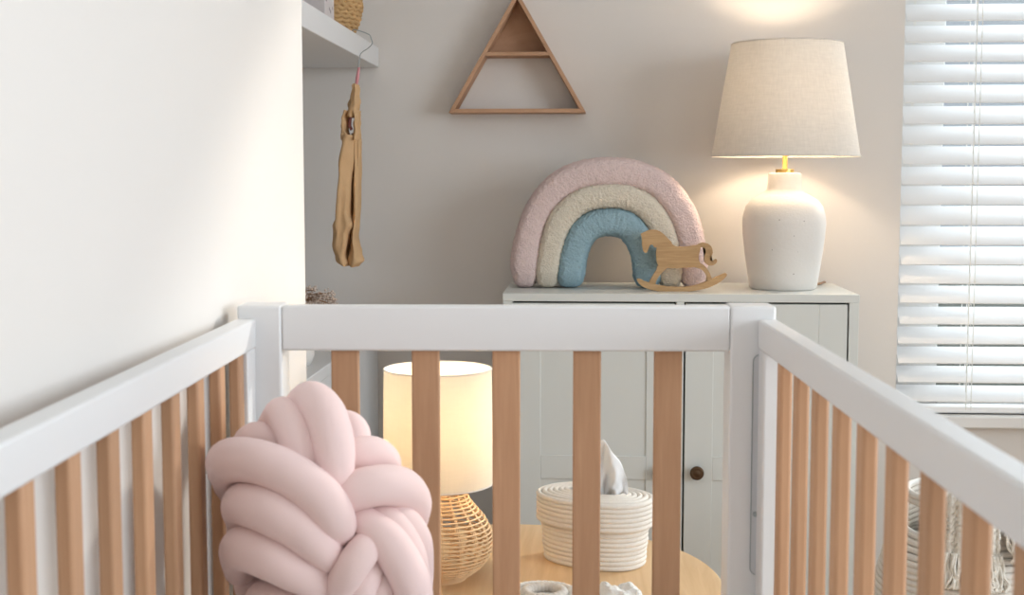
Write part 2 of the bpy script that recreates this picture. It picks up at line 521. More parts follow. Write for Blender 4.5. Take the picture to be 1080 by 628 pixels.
bm = bmesh.new(); zz = zc + .009
add_prism(bm, [(-half_at(zz), zz), (half_at(zz), zz), (0, I3[2][1])], -.008, -.001)
obj('back_panel', bm, 'shelfwood', tri)

# ------------------------------------------------------------------ big ceramic lamp
def lamp_light(name, parent, z, e, rad, col=(1, .70, .40)):
    bm = bmesh.new(); add_ball(bm, (0, 0, z), .022, 16, 10, (1, 1, 1.25))
    b = obj('bulb', bm, 'bulb', parent, smooth=True)
    l = bpy.data.lights.new(name, 'POINT'); l.energy = e; l.color = col; l.shadow_soft_size = rad
    lo = bpy.data.objects.new(name, l); COL.objects.link(lo); lo.parent = parent; lo.location = (0, 0, z + .04)
    return lo
LY = 3.12
lc = P(826.5, 303, Z=cz)
lx = P(826.5, 250, Y=LY).x
kx = (P(900, 250, Y=LY).x - P(800, 250, Y=LY).x) / 100      # metres per photo pixel here
lamp = thing('table_lamp', 'table lamp with white speckled ceramic base and cream tapered shade on the cabinet', 'lamp', (lx, LY, cz))
zof = lambda y: P(826.5, y, Y=LY).z - cz
prof = [(.0, .0), (33.5, 0), (35.5, .004)]
pr = [(0.0001, 0), (33 * kx, 0), (35.5 * kx, .004)]
for rpx, y in ((37.5, 290), (40.5, 270), (43, 250), (44, 236), (43.3, 228), (40.5, 218), (35, 211), (27, 206), (20.5, 202.5), (18.2, 199), (17.8, 192), (17.6, 185)):
    pr.append((rpx * kx, zof(y)))
pr += [(16.8 * kx, zof(183)), (14 * kx, zof(182.2)), (0.0001, zof(182.2))]
bm = bmesh.new(); add_lathe(bm, pr, 64)
body = obj('lamp_base', bm, 'ceramic', lamp, smooth=True)
body.data.set_sharp_from_angle(angle=R(50))
bm = bmesh.new()
zb_ = zof(182.2)
add_lathe(bm, [(.0001, zb_), (.021, zb_), (.021, zb_ + .008), (.007, zb_ + .009), (.0058, zb_ + .011), (.0058, zof(150)), (.0001, zof(150))], 28)
obj('stem', bm, 'brass', lamp, smooth='auto')
zt, zb = zof(46.5), zof(165)
rt_, rb = 58 * kx, 77.5 * kx
bm = bmesh.new()
add_lathe(bm, [(rb, zb), (rt_, zt), (rt_ - .0015, zt), (rb - .0015, zb), (rb, zb)], 96, cap=False)
bmesh.ops.remove_doubles(bm, verts=bm.verts[:], dist=1e-5)
obj('lamp_shade', bm, 'shade', lamp, smooth='auto')
def rim(parent, rr, zz, th):
    bm = bmesh.new()
    add_tube(bm, [(rr * math.cos(2 * PI * i / 96), rr * math.sin(2 * PI * i / 96), zz) for i in range(96)], th, 6, closed=True)
    obj('shade_rim', bm, 'shade', parent, smooth=True)
def spokes(parent, r0, r1, za, zb, th):
    bm = bmesh.new()
    add_lathe(bm, [(r0 * .5, za - .004), (r0 + .003, za - .004), (r0 + .003, za + .004), (r0 * .5, za + .004)], 20)
    for a in (10, 130, 250):
        add_tube(bm, [(r0 * math.cos(R(a)), r0 * math.sin(R(a)), za), (r1 * math.cos(R(a)), r1 * math.sin(R(a)), zb)], th, 6)
    obj('shade_carrier', bm, 'steel', parent)
rim(lamp, rb, zb, .0016); rim(lamp, rt_, zt, .0016)
spokes(lamp, .006, rb * .955, zof(152), zof(150), .0012)
lamp_light('lamp_bulb_light', lamp, zof(118), 4.6, .03, (1, .80, .58))
bm = bmesh.new()
add_tube(bm, spline([(.05, .09, .004), (.075, .085, .004), (.10, .10, .004), (.12, .150, .004), (.125, .162, .0035)], 6), .0028, 8)
tag(obj('lamp_cord', bm, 'stem', lamp, smooth=True), 'dark power cord', None)

# ------------------------------------------------------------------ rainbow cushion
ry = 3.13
rk = (P(700, 250, Y=ry).x - P(600, 250, Y=ry).x) / 100
rc = P(642, 298, Y=ry)
rb_ = thing('rainbow_cushion', 'fluffy rainbow-shaped cushion in pink, cream and blue standing on the white cabinet', 'cushion', (rc.x, ry, cz))
def arch(name, mat, a, h, wid, dep, lx_, seed):
    """one padded band: half axes of its centre line, half width, half depth (photo px scaled)"""
    n, m = 220, 64
    bm = bmesh.new(); rings = []
    for i in range(n + 1):
        t = PI * i / n
        c, s = math.cos(t), math.sin(t)
        ex = .80
        cxx = -math.copysign(abs(c) ** ex, c) * a; czz = (abs(s) ** ex) * h
        d = Vector((cxx, 0, czz))
        # normal of the path
        t2 = t + .01; c2, s2 = math.cos(t2), math.sin(t2)
        t1 = t - .01; c1, s1 = math.cos(t1), math.sin(t1)
        p2 = Vector((-math.copysign(abs(c2) ** ex, c2) * a, 0, (abs(s2) ** ex) * h * (1 if s2 > 0 else -1)))
        p1 = Vector((-math.copysign(abs(c1) ** ex, c1) * a, 0, (abs(s1) ** ex) * h * (1 if s1 > 0 else -1)))
        tg = (p2 - p1).normalized(); nr = Vector((-tg.z, 0, tg.x))
        endf = min(1, math.sqrt(max(0, 1 - (1 - min(1, min(i, n - i) / 11)) ** 2)) * .6 + .4)
        ring = []
        for k in range(m):
            an = 2 * PI * k / m
            ww, dd = math.copysign(abs(math.cos(an)) ** .55, math.cos(an)), math.copysign(abs(math.sin(an)) ** .72, math.sin(an))
            p = d + nr * ww * wid * endf + Vector((0, dd * dep * endf, 0))
            p *= rk
            nn = noise.fractal(Vector((p.x, p.y, p.z)) * 170 + Vector((seed, 0, 0)), .8, 2.1, 3) * .0024 + noise.noise(p * 12 + Vector((seed, 3, 0))) * .003
            p += (nr * ww + Vector((0, dd, 0))) * nn
            p.z = max(p.z, .002)
            ring.append(bm.verts.new(p))
        rings.append(ring)
    for i in range(n):
        for k in range(m):
            bm.faces.new((rings[i][k], rings[i][(k + 1) % m], rings[i + 1][(k + 1) % m], rings[i + 1][k]))
    bm.faces.new(rings[0][::-1]); bm.faces.new(rings[-1])
    return obj(name, bm, mat, rb_, smooth=True)
arch('pink_band', 'rpink', 88.5, 121.5, 15.5, 23, 0, 1)
arch('cream_band', 'rcream', 64.5, 97.5, 14.5, 25, 0, 5)
arch('blue_band', 'rblue', 41, 70.5, 15.5, 25, 0, 9)

# ------------------------------------------------------------------ rocking horse
hy = 3.035
hk = (P(760, 270, Y=hy).x - P(660, 270, Y=hy).x) / 100
hc = P(720, 301, Y=hy)
horse = thing('rocking_horse', 'small flat wooden rocking horse toy in front of the rainbow cushion', 'toy', (hc.x, hy, cz))
def hp(pts):
    out = []
    for x, y in pts:
        q = P(640 + x / 6.98, 220 + y / 6.98, Y=hy)
        out.append((q.x - hc.x, q.z - P(720, 302.2, Y=hy).z))
    return out
def hpart(name, pts, y0, y1, parent=horse, smooth_n=3):
    pp = hp([p for p in spline(pts + [pts[0]], smooth_n)[:-1]]) if smooth_n else hp(pts)
    bm = bmesh.new(); add_prism(bm, pp, y0, y1)
    bmesh.ops.triangulate(bm, faces=[f for f in bm.faces if len(f.verts) > 4])
    return obj(name, bm, 'ply', parent, bevel=.0008)
hpart('body', [(372, 225), (420, 205), (470, 222), (520, 246), (590, 243), (660, 234), (690, 245), (672, 330), (690, 372), (660, 392), (600, 398), (520, 402), (440, 402), (395, 400), (368, 360), (362, 290)], -.008, .008)
hpart('head', [(250, 150), (275, 138), (318, 122), (372, 124), (415, 150), (450, 185), (480, 222), (440, 250), (372, 250), (350, 250), (338, 232), (318, 232), (305, 262), (292, 290), (270, 280), (260, 240), (258, 190)], -.0078, .0078)
hpart('tail', [(655, 236), (690, 218), (730, 218), (765, 240), (778, 285), (765, 320), (758, 342), (780, 350), (803, 336), (810, 352), (795, 374), (760, 384), (730, 372), (715, 345), (718, 310), (728, 280), (715, 254), (690, 248), (665, 258)], -.0076, .0076)
hpart('leg', [(372, 384), (440, 398), (412, 430), (385, 460), (362, 500), (352, 535), (310, 520), (325, 480), (345, 445), (365, 415)], -.0075, .0075)
hpart('leg', [(640, 384), (690, 368), (725, 392), (752, 430), (768, 470), (778, 505), (735, 520), (738, 480), (722, 440), (690, 408), (650, 398)], -.0075, .0075)
hpart('rocker', [(220, 484), (245, 482), (275, 498), (325, 512), (380, 528), (470, 540), (560, 541), (640, 532), (720, 505), (800, 470), (870, 440), (880, 460), (830, 505), (750, 545), (650, 568), (560, 578), (450, 578), (360, 570), (280, 548), (235, 515)], -.009, .009)
bm = bmesh.new(); add_prism(bm, hp([(305, 520), (330, 495), (345, 530), (335, 545), (310, 540)]), -.0098, -.0088)
horse_z = 0

# ------------------------------------------------------------------ shelf in the alcove and the low unit below it
sh = obj('wall_shelf', box(-.73 / 2, .73 / 2, -.69, .69, 0, .049), 'white', None, (-.52 - .365, YB - .695, 1.3585), bevel=.002)
tag(sh, 'thick white shelf board high in the alcove above the hanging garment', 'shelf')
low = thing('low_dresser', 'white low dresser in the alcove behind the crib, only its corner seen', 'dresser', (-.87, 2.78, 0))
obj('top_board', box(-.35, .35, -.53, .53, .685, .71), 'white', low, bevel=.002)
obj('body', box(-.34, .345, -.52, .52, .05, .685), 'white', low, bevel=.002)
for sx in (-.32, .28):
    for sy in (-.5, .46):
        obj('foot', box(sx, sx + .04, sy, sy + .04, 0, .05), 'white', low)

# basket on the shelf
zsh = 1.3585 + .049
def coil_basket(name, label, cat, loc, prof, mat, rr, twist=True, group=None):
    t = thing(name, label, cat, loc, 0, group)
    bm = bmesh.new()
    # wall
    add_lathe(bm, prof + [(r - rr, z) for r, z in prof[::-1]], 40, cap=False)
    # braided rows
    L = 0; zz = prof[0][1]
    top = prof[-1][1]
    z_ = prof[0][1] + rr
    row = 0
    while z_ < top:
        r_ = 0
        for (r0, z0), (r1, z1) in zip(prof, prof[1:]):
            if z0 <= z_ <= z1: r_ = r0 + (r1 - r0) * (z_ - z0) / max(1e-6, z1 - z0)
        n = max(36, int(2 * PI * r_ / (rr * .8)))
        pts = []
        rad = []
        for i in range(n):
            a = 2 * PI * i / n
            w = 1 + .10 * math.sin(i * PI / 1.5 + row * 2.1)
            pts.append(((r_ * 1.0 + rr * .2 * math.sin(i * PI / 1.5 + row)) * math.cos(a), (r_ + rr * .2 * math.sin(i * PI / 1.5 + row)) * math.sin(a), z_ + rr * .35 * math.sin(i * PI / 1.5 + row * 2.1)))
            rad.append(rr * .62 * w)
        add_tube(bm, pts, rad, 6, closed=True)
        z_ += rr * 1.05; row += 1
    add_lathe(bm, [(.0001, .001), (prof[0][0], .001), (prof[0][0], .006), (.0001, .006)], 40, cap=False)
    obj('woven_body', bm, mat, t, smooth=True)
    return t
coil_basket('wicker_basket', 'round brown woven basket on the high alcove shelf', 'basket', (-.607, 3.10, zsh),
            [(.052, 0), (.062, .012), (.075, .04), (.081, .07), (.079, .10), (.070, .13), (.058, .15)], 'seagrass', .0085)
pb = thing('printed_box', 'pale box with dark printed pattern beside the woven basket on the shelf', 'box', (-.607, 2.86, zsh))
obj('box_body', box(-.055, .055, -.05, .05, 0, .13), 'print', pb, bevel=.002)
obj('box_lid', box(-.057, .057, -.052, .052, .13, .155), 'cardw', pb, bevel=.002)

# dried flowers in a vase on the low dresser
fy = 2.62
fc = P(337, 316, Y=fy)
vz = thing('dried_flowers', 'dried brownish flower bunch peeking out beside the alcove wall edge above the crib rail', 'flowers', (fc.x - .05, fy, .71))
bm = bmesh.new(); add_lathe(bm, [(.0001, 0), (.03, 0), (.038, .02), (.036, .06), (.018, .095), (.017, .115), (.02, .12), (.017, .12), (.0145, .115), (.015, .095), (.0001, .02)], 32)
obj('vase', bm, 'ceramic', vz, smooth=True)
bm = bmesh.new(); bs = bmesh.new()
random.seed(3)
for i in range(46):
    px_ = 318 + 37 * random.random() ** .8; py_ = random.uniform(308, 324) - (4 if px_ < 335 else 0)
    q = P(px_, py_, Y=fy + random.uniform(-.03, .03)) - Vector((fc.x - .05, fy, .71))
    add_tube(bs, spline([(0, 0, .03), (0.002, 0, .12), (q.x * .5, q.y * .4, .14 + (q.z - .14) * .5), tuple(q)], 5), .0006, 5)
    for j in range(5):
        add_ball(bm, q + Vector((random.gauss(0, .0035), random.gauss(0, .0035), random.gauss(0, .0035))), random.uniform(.0012, .0028), 6, 5)
obj('blossom', bm, 'flower', vz); obj('stalk', bs, 'stem', vz)

# ------------------------------------------------------------------ hanger and garment on the shelf edge
gy = 2.99
hang = thing('clothes_hanger', 'thin steel hook of a clothes hanger hooked over the white shelf edge', 'hanger', P(380, 60, Y=gy))
H0 = P(380, 60, Y=gy)
def HG(x, y, dy=0):
    q = P(x, y, Y=gy + dy) - H0
    return tuple(q)
bm = bmesh.new()
etop = Vector((-.526, gy, zsh + .0012)) - H0
add_tube(bm, spline([tuple(etop), (etop.x + .004, 0, etop.z + .006), HG(388.5, 36), HG(391.5, 41), HG(392.5, 46), HG(388, 51), HG(381, 56), HG(379.2, 62), HG(378, 72)], 6), .0011, 8)
obj('hook', bm, 'steel', hang, smooth=True)
bm = bmesh.new()
add_tube(bm, [HG(378.6, 71), HG(377, 82), HG(375, 94)], [.0026, .0042, .0030], 10)
tag(obj('hanger_neck', bm, 'pinkclip', hang, smooth=True), 'pink wrapped neck', None)
gar = thing('hanging_romper', 'small ochre baby romper seen edge-on hanging below the white shelf', 'clothing', H0)
def cloth_strip(ctrl, dep, seed, thick=.004):
    """ctrl rows: y px, left x px, right x px, y offset (m). A soft folded strip with real thickness."""
    s = spline(ctrl, 8)
    bm = bmesh.new(); rings = []
    m = 22
    for i, (py, xl, xr, off) in enumerate(s):
        a = Vector(HG(xl, py, 0)); b = Vector(HG(xr, py, 0))
        c = (a + b) / 2; hw = max(.0015, (b - a).length / 2)
        ring = []
        for k in range(m):
            an = 2 * PI * k / m
            cc, ss = math.cos(an), math.sin(an)
            fold = 1 + .16 * math.sin(an * 3 + i * .05 + seed) + .08 * math.sin(an * 5 - i * .07 + seed * 2)
            p = c + Vector((cc * hw * (1 + .08 * math.sin(i * .5 + seed)), off + ss * dep * fold, 0))
            p += Vector((cc, ss, 0)) * noise.noise(Vector((cc * 1.5, ss * 1.5, i * .12 + seed * 7))) * .005
            ring.append(bm.verts.new(p))
        rings.append(ring)
    for i in range(len(rings) - 1):
        for k in range(m):
            bm.faces.new((rings[i][k], rings[i][(k + 1) % m], rings[i + 1][(k + 1) % m], rings[i + 1][k]))
    bm.faces.new(rings[0][::-1]); bm.faces.new(rings[-1])
    return bm
obj('front_panel', cloth_strip([(143, 361, 378, 0), (152, 361, 376.5, 0), (175, 358.5, 372.5, 0), (200, 357, 371.5, 0), (225, 354.5, 370.5, 0), (238, 352.5, 372, 0), (250, 352.5, 369.5, 0), (265, 354, 367, 0), (276, 358, 369, 0), (280, 363, 370, 0)], .045, 1.0), 'cloth', gar, smooth=True)
obj('back_panel', cloth_strip([(146, 374, 379.5, .015), (175, 373.5, 379.2, .02), (200, 372.5, 378, .02), (225, 371.8, 377.5, .02), (238, 371, 376.8, .02), (252, 370.5, 375, .02), (264, 369, 379.5, .01), (271, 368, 382, 0), (277, 367, 381.5, 0), (281, 370, 377, 0)], .035, 2.4), 'cloth', gar, smooth=True)
obj('inner_fold', cloth_strip([(140, 366, 375, .05), (180, 366, 376, .05), (240, 362, 374, .05), (270, 364, 374, .04)], .02, 5.0), 'cloth', gar, smooth=True)
obj('bodice', cloth_strip([(89, 374, 377.3, 0), (94, 372.5, 378, 0), (104, 369.2, 379, 0), (112, 367.6, 379.4, 0), (119, 366.2, 379.2, 0), (124, 365.5, 378, 0)], .03, 3.3), 'cloth', gar, smooth=True)
obj('shoulder_strap', cloth_strip([(117, 364.8, 370, 0), (124, 362.2, 367.2, 0), (132, 361.4, 366.4, 0), (140, 361.2, 368, 0), (148, 361.6, 373, 0)], .035, 1.4), 'cloth', gar, smooth=True)
obj('shoulder_strap', cloth_strip([(117, 374, 379.4, 0), (124, 374.8, 379.4, 0), (132, 374.8, 379.2, 0), (140, 374.2, 379.2, 0), (148, 372, 379, 0)], .035, 2.2), 'cloth', gar, smooth=True)
bm = bmesh.new()
add_tube(bm, [HG(x, y, .0) for x, y in ((370.8, 119), (369.2, 126), (368.8, 133), (371, 137))], .0036, 8)
tag(obj('neckline_edge', bm, 'pinkclip', gar, smooth=True), 'pink edge', None)

# ------------------------------------------------------------------ crib
crib = thing('crib', 'white baby crib with natural beech slats filling the foreground', 'crib', (0, 0, 0), PHI)
XL0, XL1, XR0, XR1 = -.368, -.344, .2705, .2935
YF, YBk = 1.62, 1.674
NY0 = .40
ZT = .9265
PW = .0545
for (x0, x1) in ((-.3675, -.313), (.237, .2925)):
    for (y0, y1) in ((YF, YBk), (NY0, NY0 + .054)):
        obj('post', box(x0, x1, y0, y1, 0, ZT), 'white', crib, bevel=.0035, seg=3)
for (y0, y1) in ((YF + .0015, YF + .028), (NY0 + .026, NY0 + .0525)):
    obj('top_rail', box(-.313, .237, y0, y1, .8705, ZT - .0005), 'white', crib, bevel=.003, seg=3)
    obj('bottom_rail', box(-.313, .237, y0, y1, .27, .325), 'white', crib, bevel=.003)
    for i in range(5):
        x = -.2365 + i * .0998
        yc = (y0 + y1) / 2
        obj('slat', box(-.0172, .0172, -.0055, .0055, 0, .8705 - .325 + .008), 'slat', crib, (x, yc, .321), bevel=.0022)
zr0, zr1 = .8745, .9108
for x0, x1, ylast, gap_ in ((XL0, XL1, 1.562, .0951), (XR0, XR1, 1.502, .0944)):
    obj('top_rail', box(x0, x1, NY0 + .054, YF, zr0, zr1), 'white', crib, bevel=.003, seg=3)
    obj('bottom_rail', box(x0, x1, NY0 + .054, YF, .27, .325), 'white', crib, bevel=.003)
    for (y0, y1) in ((YF - .042, YF - .0005), (NY0 + .0545, NY0 + .096)):
        obj('stile', box(x0 + .001, x1 - .001, y0, y1, .325, zr0), 'white', crib, bevel=.0025)
    xc = (x0 + x1) / 2
    y = ylast
    while y > NY0 + .12:
        obj('slat', box(-.0068, .0068, -.0125, .0125, 0, zr0 - .325 + .008), 'slat', crib, (xc, y, .321), bevel=.0035, seg=3)
        y -= gap_
# mattress support frame
obj('base_frame', box(-.34, .266, NY0 + .06, YF - .046, .415, .43), 'white', crib, bevel=.002)
# guide track on the right rear post
def rounded_slot(w, h, n=8):
    pts = []
    for i in range(n + 1):
        a = PI * i / n; pts.append((w * math.cos(a), h + w * math.sin(a)))
    for i in range(n + 1):
        a = PI + PI * i / n; pts.append((w * math.cos(a), -h + w * math.sin(a)))
    return pts
q = PC(798.5, 489, YF)
tx = q.x
zt_, zb2 = PC(798, 374, YF).z, PC(798, 606, YF).z
hh = (zt_ - zb2) / 2; zc = (zt_ + zb2) / 2
bm = bmesh.new(); add_prism(bm, rounded_slot(.0085, hh - .0085), -.0028, 0)
trk = obj('guide_track', bm, 'plastic', crib, (tx + .0015, YF, zc), bevel=.0008)
bm = bmesh.new(); sl = rounded_slot(.0085, hh - .0085)
add_tube(bm, [(a, -.0026, b) for a, b in sl], .0007, 6, closed=True)
obj('track_edge', bm, 'steel', trk)
bm = bmesh.new(); add_prism(bm, rounded_slot(.003, .046), -.0036, -.0026)
obj('track_slot', bm, 'plasticd', trk, (.0012, 0, PC(798, 432, YF).z - zc))
bm = bmesh.new(); add_lathe(bm, [(.0001, 0), (.0033, 0), (.0033, .002), (.0001, .0026)], 16)
o = obj('screw', bm, 'steel', trk, (-.0032, -.0028, PC(795, 542, YF).z - zc)); o.rotation_euler = (R(90), 0, 0)

mt = thing('crib_mattress', 'white mattress lying inside the crib', 'mattress', CR @ Vector((-.037, 1.02, .43)), PHI)
obj('mattress_body', box(-.298, .298, -.55, .55, 0, .10), 'matt', mt, bevel=.02, seg=4)
bm = bmesh.new()
loop = []
for (cx_, cy_, a0) in ((.278, .53, 0), (-.278, .53, 90), (-.278, -.53, 180), (.278, -.53, 270)):
    for k in range(7):
        a = R(a0 + k * 15); loop.append((cx_ + .022 * math.cos(a), cy_ + .022 * math.sin(a), .084))
add_tube(bm, loop, .003, 6, closed=True)
obj('piping', bm, 'matt', mt)

# ------------------------------------------------------------------ pink knot cushion
KY = 1.375
kc = PC(337, 560, KY)
kz0 = .531
kn = thing('knot_cushion', 'pale pink knotted tube cushion in the back left corner of the crib', 'cushion', CR @ Vector((kc.x, kc.y, kz0)), PHI)
sc = (PC(437, 560, KY).x - PC(337, 560, KY).x) / 100      # m per photo pixel
def K(cx_, cy_, w, rpx):
    """crop pixel (2.532 per photo pixel), w metres toward the viewer, radius crop px"""
    q = PC(200 + cx_ / 2.532, 380 + cy_ / 2.532, KY - w)
    rr = rpx / 2.532 * sc * (KY - w) / KY
    return (q.x - kc.x, q.y - kc.y, q.z - kz0, rr)
strands = [
    # A big upper left
    [(108, 330, -.03, 50), (104, 272, .03, 60), (180, 272, .066, 60), (265, 305, .088, 60), (345, 362, .098, 60), (388, 425, .096, 56), (392, 468, .070, 46), (380, 500, .03, 36)],
    # B
    [(140, 430, -.02, 44), (146, 386, .044, 60), (215, 402, .086, 66), (290, 442, .098, 65), (350, 498, .098, 54), (378, 540, .075, 42), (385, 575, .03, 34)],
    # C
    [(135, 560, -.01, 44), (142, 504, .050, 61), (210, 520, .088, 66), (280, 557, .094, 62), (340, 592, .085, 50), (372, 610, .05, 40)],
    # D lower left
    [(190, 690, .0, 40), (200, 640, .05, 52), (270, 660, .08, 56), (350, 680, .08, 50), (400, 690, .05, 40)],
    # E top right of the two upright ones
    [(290, 130, -.05, 44), (322, 106, -.015, 50), (356, 135, .022, 55), (378, 190, .050, 56), (388, 250, .066, 54), (392, 310, .070, 46), (395, 360, .05, 38)],
    # F
    [(225, 180, -.05, 46), (250, 145, -.02, 48), (278, 185, .018, 54), (302, 240, .046, 56), (330, 300, .055, 50), (350, 340, .04, 40)],
    # G behind on the left
    [(150, 260, -.05, 44), (170, 218, -.030, 50), (220, 225, -.012, 52), (270, 270, .01, 50)],
    # H behind, right of E
    [(390, 160, -.06, 30), (425, 178, -.045, 42), (440, 205, -.03, 44), (430, 240, -.02, 44)],
    # I
    [(400, 270, .02, 40), (440, 255, .028, 47), (490, 250, .018, 46), (525, 268, -.005, 38), (530, 300, -.03, 34)],
    # J
    [(405, 385, .065, 44), (440, 352, .070, 54), (505, 335, .066, 55), (565, 342, .046, 55), (600, 378, .020, 46), (598, 425, -.01, 40)],
    # K diagonal
    [(435, 400, .05, 34), (472, 440, .072, 46), (525, 482, .082, 52), (568, 545, .078, 54), (596, 612, .066, 52), (612, 690, .04, 44)],
    # L right outer
    [(520, 400, .045, 34), (565, 425, .050, 42), (600, 480, .034, 46), (612, 550, .010, 40), (608, 620, -.02, 40)],
    # L2 between
    [(490, 405, .055, 34), (545, 440, .064, 38), (590, 510, .056, 38), (610, 590, .03, 36)],
    # M lower middle
    [(400, 690, .06, 40), (400, 620, .082, 44), (428, 562, .100, 46), (462, 512, .094, 45), (472, 490, .07, 40), (470, 470, .04, 34)],
    # M2
    [(415, 700, .05, 44), (450, 620, .082, 46), (475, 560, .078, 44), (482, 520, .05, 40)],
    # N
    [(490, 700, .04, 40), (505, 620, .066, 40), (512, 570, .062, 36), (510, 530, .04, 30)],
    [(545, 700, .04, 38), (540, 630, .055, 34), (528, 570, .05, 30)],
    # base ring resting on the mattress
    [(150, 720, .0, 50), (240, 745, .06, 56), (340, 752, .08, 58), (440, 748, .07, 56), (540, 735, .04, 54), (600, 700, .0, 46)],
    # back half
    [(150, 300, -.05, 52), (220, 330, -.07, 58), (320, 380, -.075, 60), (430, 430, -.07, 60), (520, 480, -.05, 56), (580, 520, -.03, 46)],
    [(150, 450, -.04, 52), (240, 480, -.07, 60), (360, 540, -.075, 62), (470, 590, -.07, 60), (570, 640, -.04, 50)],
    [(170, 600, -.03, 52), (260, 640, -.06, 60), (370, 680, -.07, 62), (480, 700, -.06, 58), (570, 700, -.03, 48)],
    [(280, 170, -.06, 50), (350, 220, -.07, 56), (430, 270, -.07, 56), (510, 330, -.06, 52), (560, 390, -.03, 46)],
]
bm = bmesh.new()
for s in strands:
    add_sausage(bm, [K(*p) for p in s], 24, 9)
c = K(360, 470, 0, 0)
add_ball(bm, c[:3], .078, 24, 16, (1, .82, 1.15))
for v in bm.verts:
    if v.co.z < .0: v.co.z = .0 + .0006
    lim = YF - .052 - kc.y + .045
    if v.co.y > lim: v.co.y = lim
    if v.co.x + kc.x < XL1 + .004: v.co.x = XL1 + .004 - kc.x
obj('knotted_tube', bm, 'pink', kn, smooth=True)

# ------------------------------------------------------------------ round side table
TZ = .46
tb = thing('side_table', 'round light wooden side table behind the crib', 'table', (-.12, 2.03, 0))
TRr = .332
bm = bmesh.new(); add_lathe(bm, [(.0001, TZ - .022), (TRr - .006, TZ - .022), (TRr, TZ - .016), (TRr, TZ - .004), (TRr - .004, TZ), (.0001, TZ)], 128)
obj('table_top', bm, 'table', tb, smooth='auto')
for a in (45, 135, 225, 315):
    bm = bmesh.new()
    add_tube(bm, [(.2 * math.cos(R(a)), .2 * math.sin(R(a)), TZ - .022), (.255 * math.cos(R(a)), .255 * math.sin(R(a)), 0)], [.019, .012], 20)
    obj('leg', bm, 'table', tb, smooth='auto')

# wicker lamp on the table
wy = 2.03
wk = (P(562, 500, Y=wy).x - P(462, 500, Y=wy).x) / 100
wx = P(462.5, 560, Y=wy).x
wl = thing('wicker_lamp', 'small lit lamp with woven rattan bulb base and cream drum shade on the round table', 'lamp', (wx, wy, TZ))
zo = lambda y: P(462.5, y, Y=wy).z - TZ
prof = [(30, 619), (40, 612), (50, 602), (56, 590), (57.5, 577), (55, 565), (49, 552), (40, 540), (33, 530), (29.5, 520), (28, 508), (27, 500)]
pr = [(r * wk, zo(y)) for r, y in prof]
dz0 = .004 - pr[0][1]
pr = [(r, (z - pr[0][1]) * (pr[-1][1] - .004) / (pr[-1][1] - pr[0][1]) + .004) for r, z in pr]
sp = spline(pr, 8)
bm = bmesh.new()
# rows evenly along the profile
acc = 0; last = Vector((sp[0][0], sp[0][1])); rows = [last.copy()]
for p in sp[1:]:
    v = Vector(p)
    acc += (v - last).length; last = v
    if acc > .0056: rows.append(v.copy()); acc = 0
for j, p in enumerate(rows):
    n = 72
    pts = [((p.x) * math.cos(2 * PI * i / n), (p.x) * math.sin(2 * PI * i / n), p.y) for i in range(n)]
    add_tube(bm, pts, .0016, 6, closed=True)
obj('woven_base', bm, 'wicker', wl, smooth=True)
bm = bmesh.new()
for i in range(18):
    a = 2 * PI * i / 18
    for da in (-.018, .018):
        add_tube(bm, [((q[0] - .0006) * math.cos(a + da), (q[0] - .0006) * math.sin(a + da), q[1]) for q in sp[::2]], .0011, 5)
add_lathe(bm, [(.0001, 0), (30 * wk, 0), (30 * wk, .005), (.0001, .005)], 40)
add_lathe(bm, [(.0001, pr[-1][1] - .002), (27 * wk, pr[-1][1] - .002), (27 * wk, pr[-1][1] + .004), (.0001, pr[-1][1] + .004)], 40)
obj('woven_rib', bm, 'wicker', wl, smooth='auto')
bm = bmesh.new(); add_lathe(bm, [(.0001, .005), (.0045, .005), (.0045, zo(440)), (.0001, zo(440))], 16)
obj('stem', bm, 'brass', wl, smooth='auto')
zt, zb = zo(389), zo(509)
bm = bmesh.new(); r1, r2 = 56.5 * wk, 58 * wk
add_lathe(bm, [(r2, zb), (r1, zt), (r1 - .0012, zt), (r2 - .0012, zb), (r2, zb)], 96, cap=False)
bmesh.ops.remove_doubles(bm, verts=bm.verts[:], dist=1e-5)
obj('lamp_shade', bm, 'shade2', wl, smooth='auto')
rim(wl, r2, zb, .0011); rim(wl, r1, zt, .0011)
spokes(wl, .005, r1 * .975, zo(440), zt - .02, .001)
lamp_light('wicker_lamp_light', wl, zo(455), .95, .02, (1, .80, .60))

# ------------------------------------------------------------------ rope tissue box
bxY = 2.05
bcx, bcy = P(627, 570, Y=2.14).x, 2.14
def oval(L, W, n=96, sq=2.3):
    out = []
    for i in range(n):
        a = 2 * PI * i / n
        c, s = math.cos(a), math.sin(a)
        out.append((math.copysign(abs(c) ** (2 / sq), c) * L, math.copysign(abs(s) ** (2 / sq), s) * W))
    return out
tbx = thing('tissue_box', 'oval white coiled rope tissue box on the round table', 'tissue box', (bcx, bcy, TZ), R(-28))
L0, W0 = .088, .060
cr_ = .0049
bm = bmesh.new()
nb = 10
for j in range(nb):
    f = 0.93 + .07 * (j / (nb - 1))
    z_ = cr_ * .95 + j * cr_ * 1.55
    wob = .0006 * math.sin(j * 1.7)
    add_tube(bm, [(x * f + wob, y * f, z_) for x, y in oval(L0, W0)], cr_, 8, closed=True)
add_prism_z(bm, [(x * .92, y * .92) for x, y in oval(L0, W0, 48)], .002, .006)
obj('basket_body', bm, 'rope', tbx, smooth=True)
hb = cr_ * .95 + (nb - 1) * cr_ * 1.55
bm = bmesh.new()
for j in range(6):
    add_tube(bm, [(x * 1.075, y * 1.10, hb - .004 + j * cr_ * 1.55) for x, y in oval(L0, W0)], cr_, 8, closed=True)
ztop = hb - .004 + 5 * cr_ * 1.55
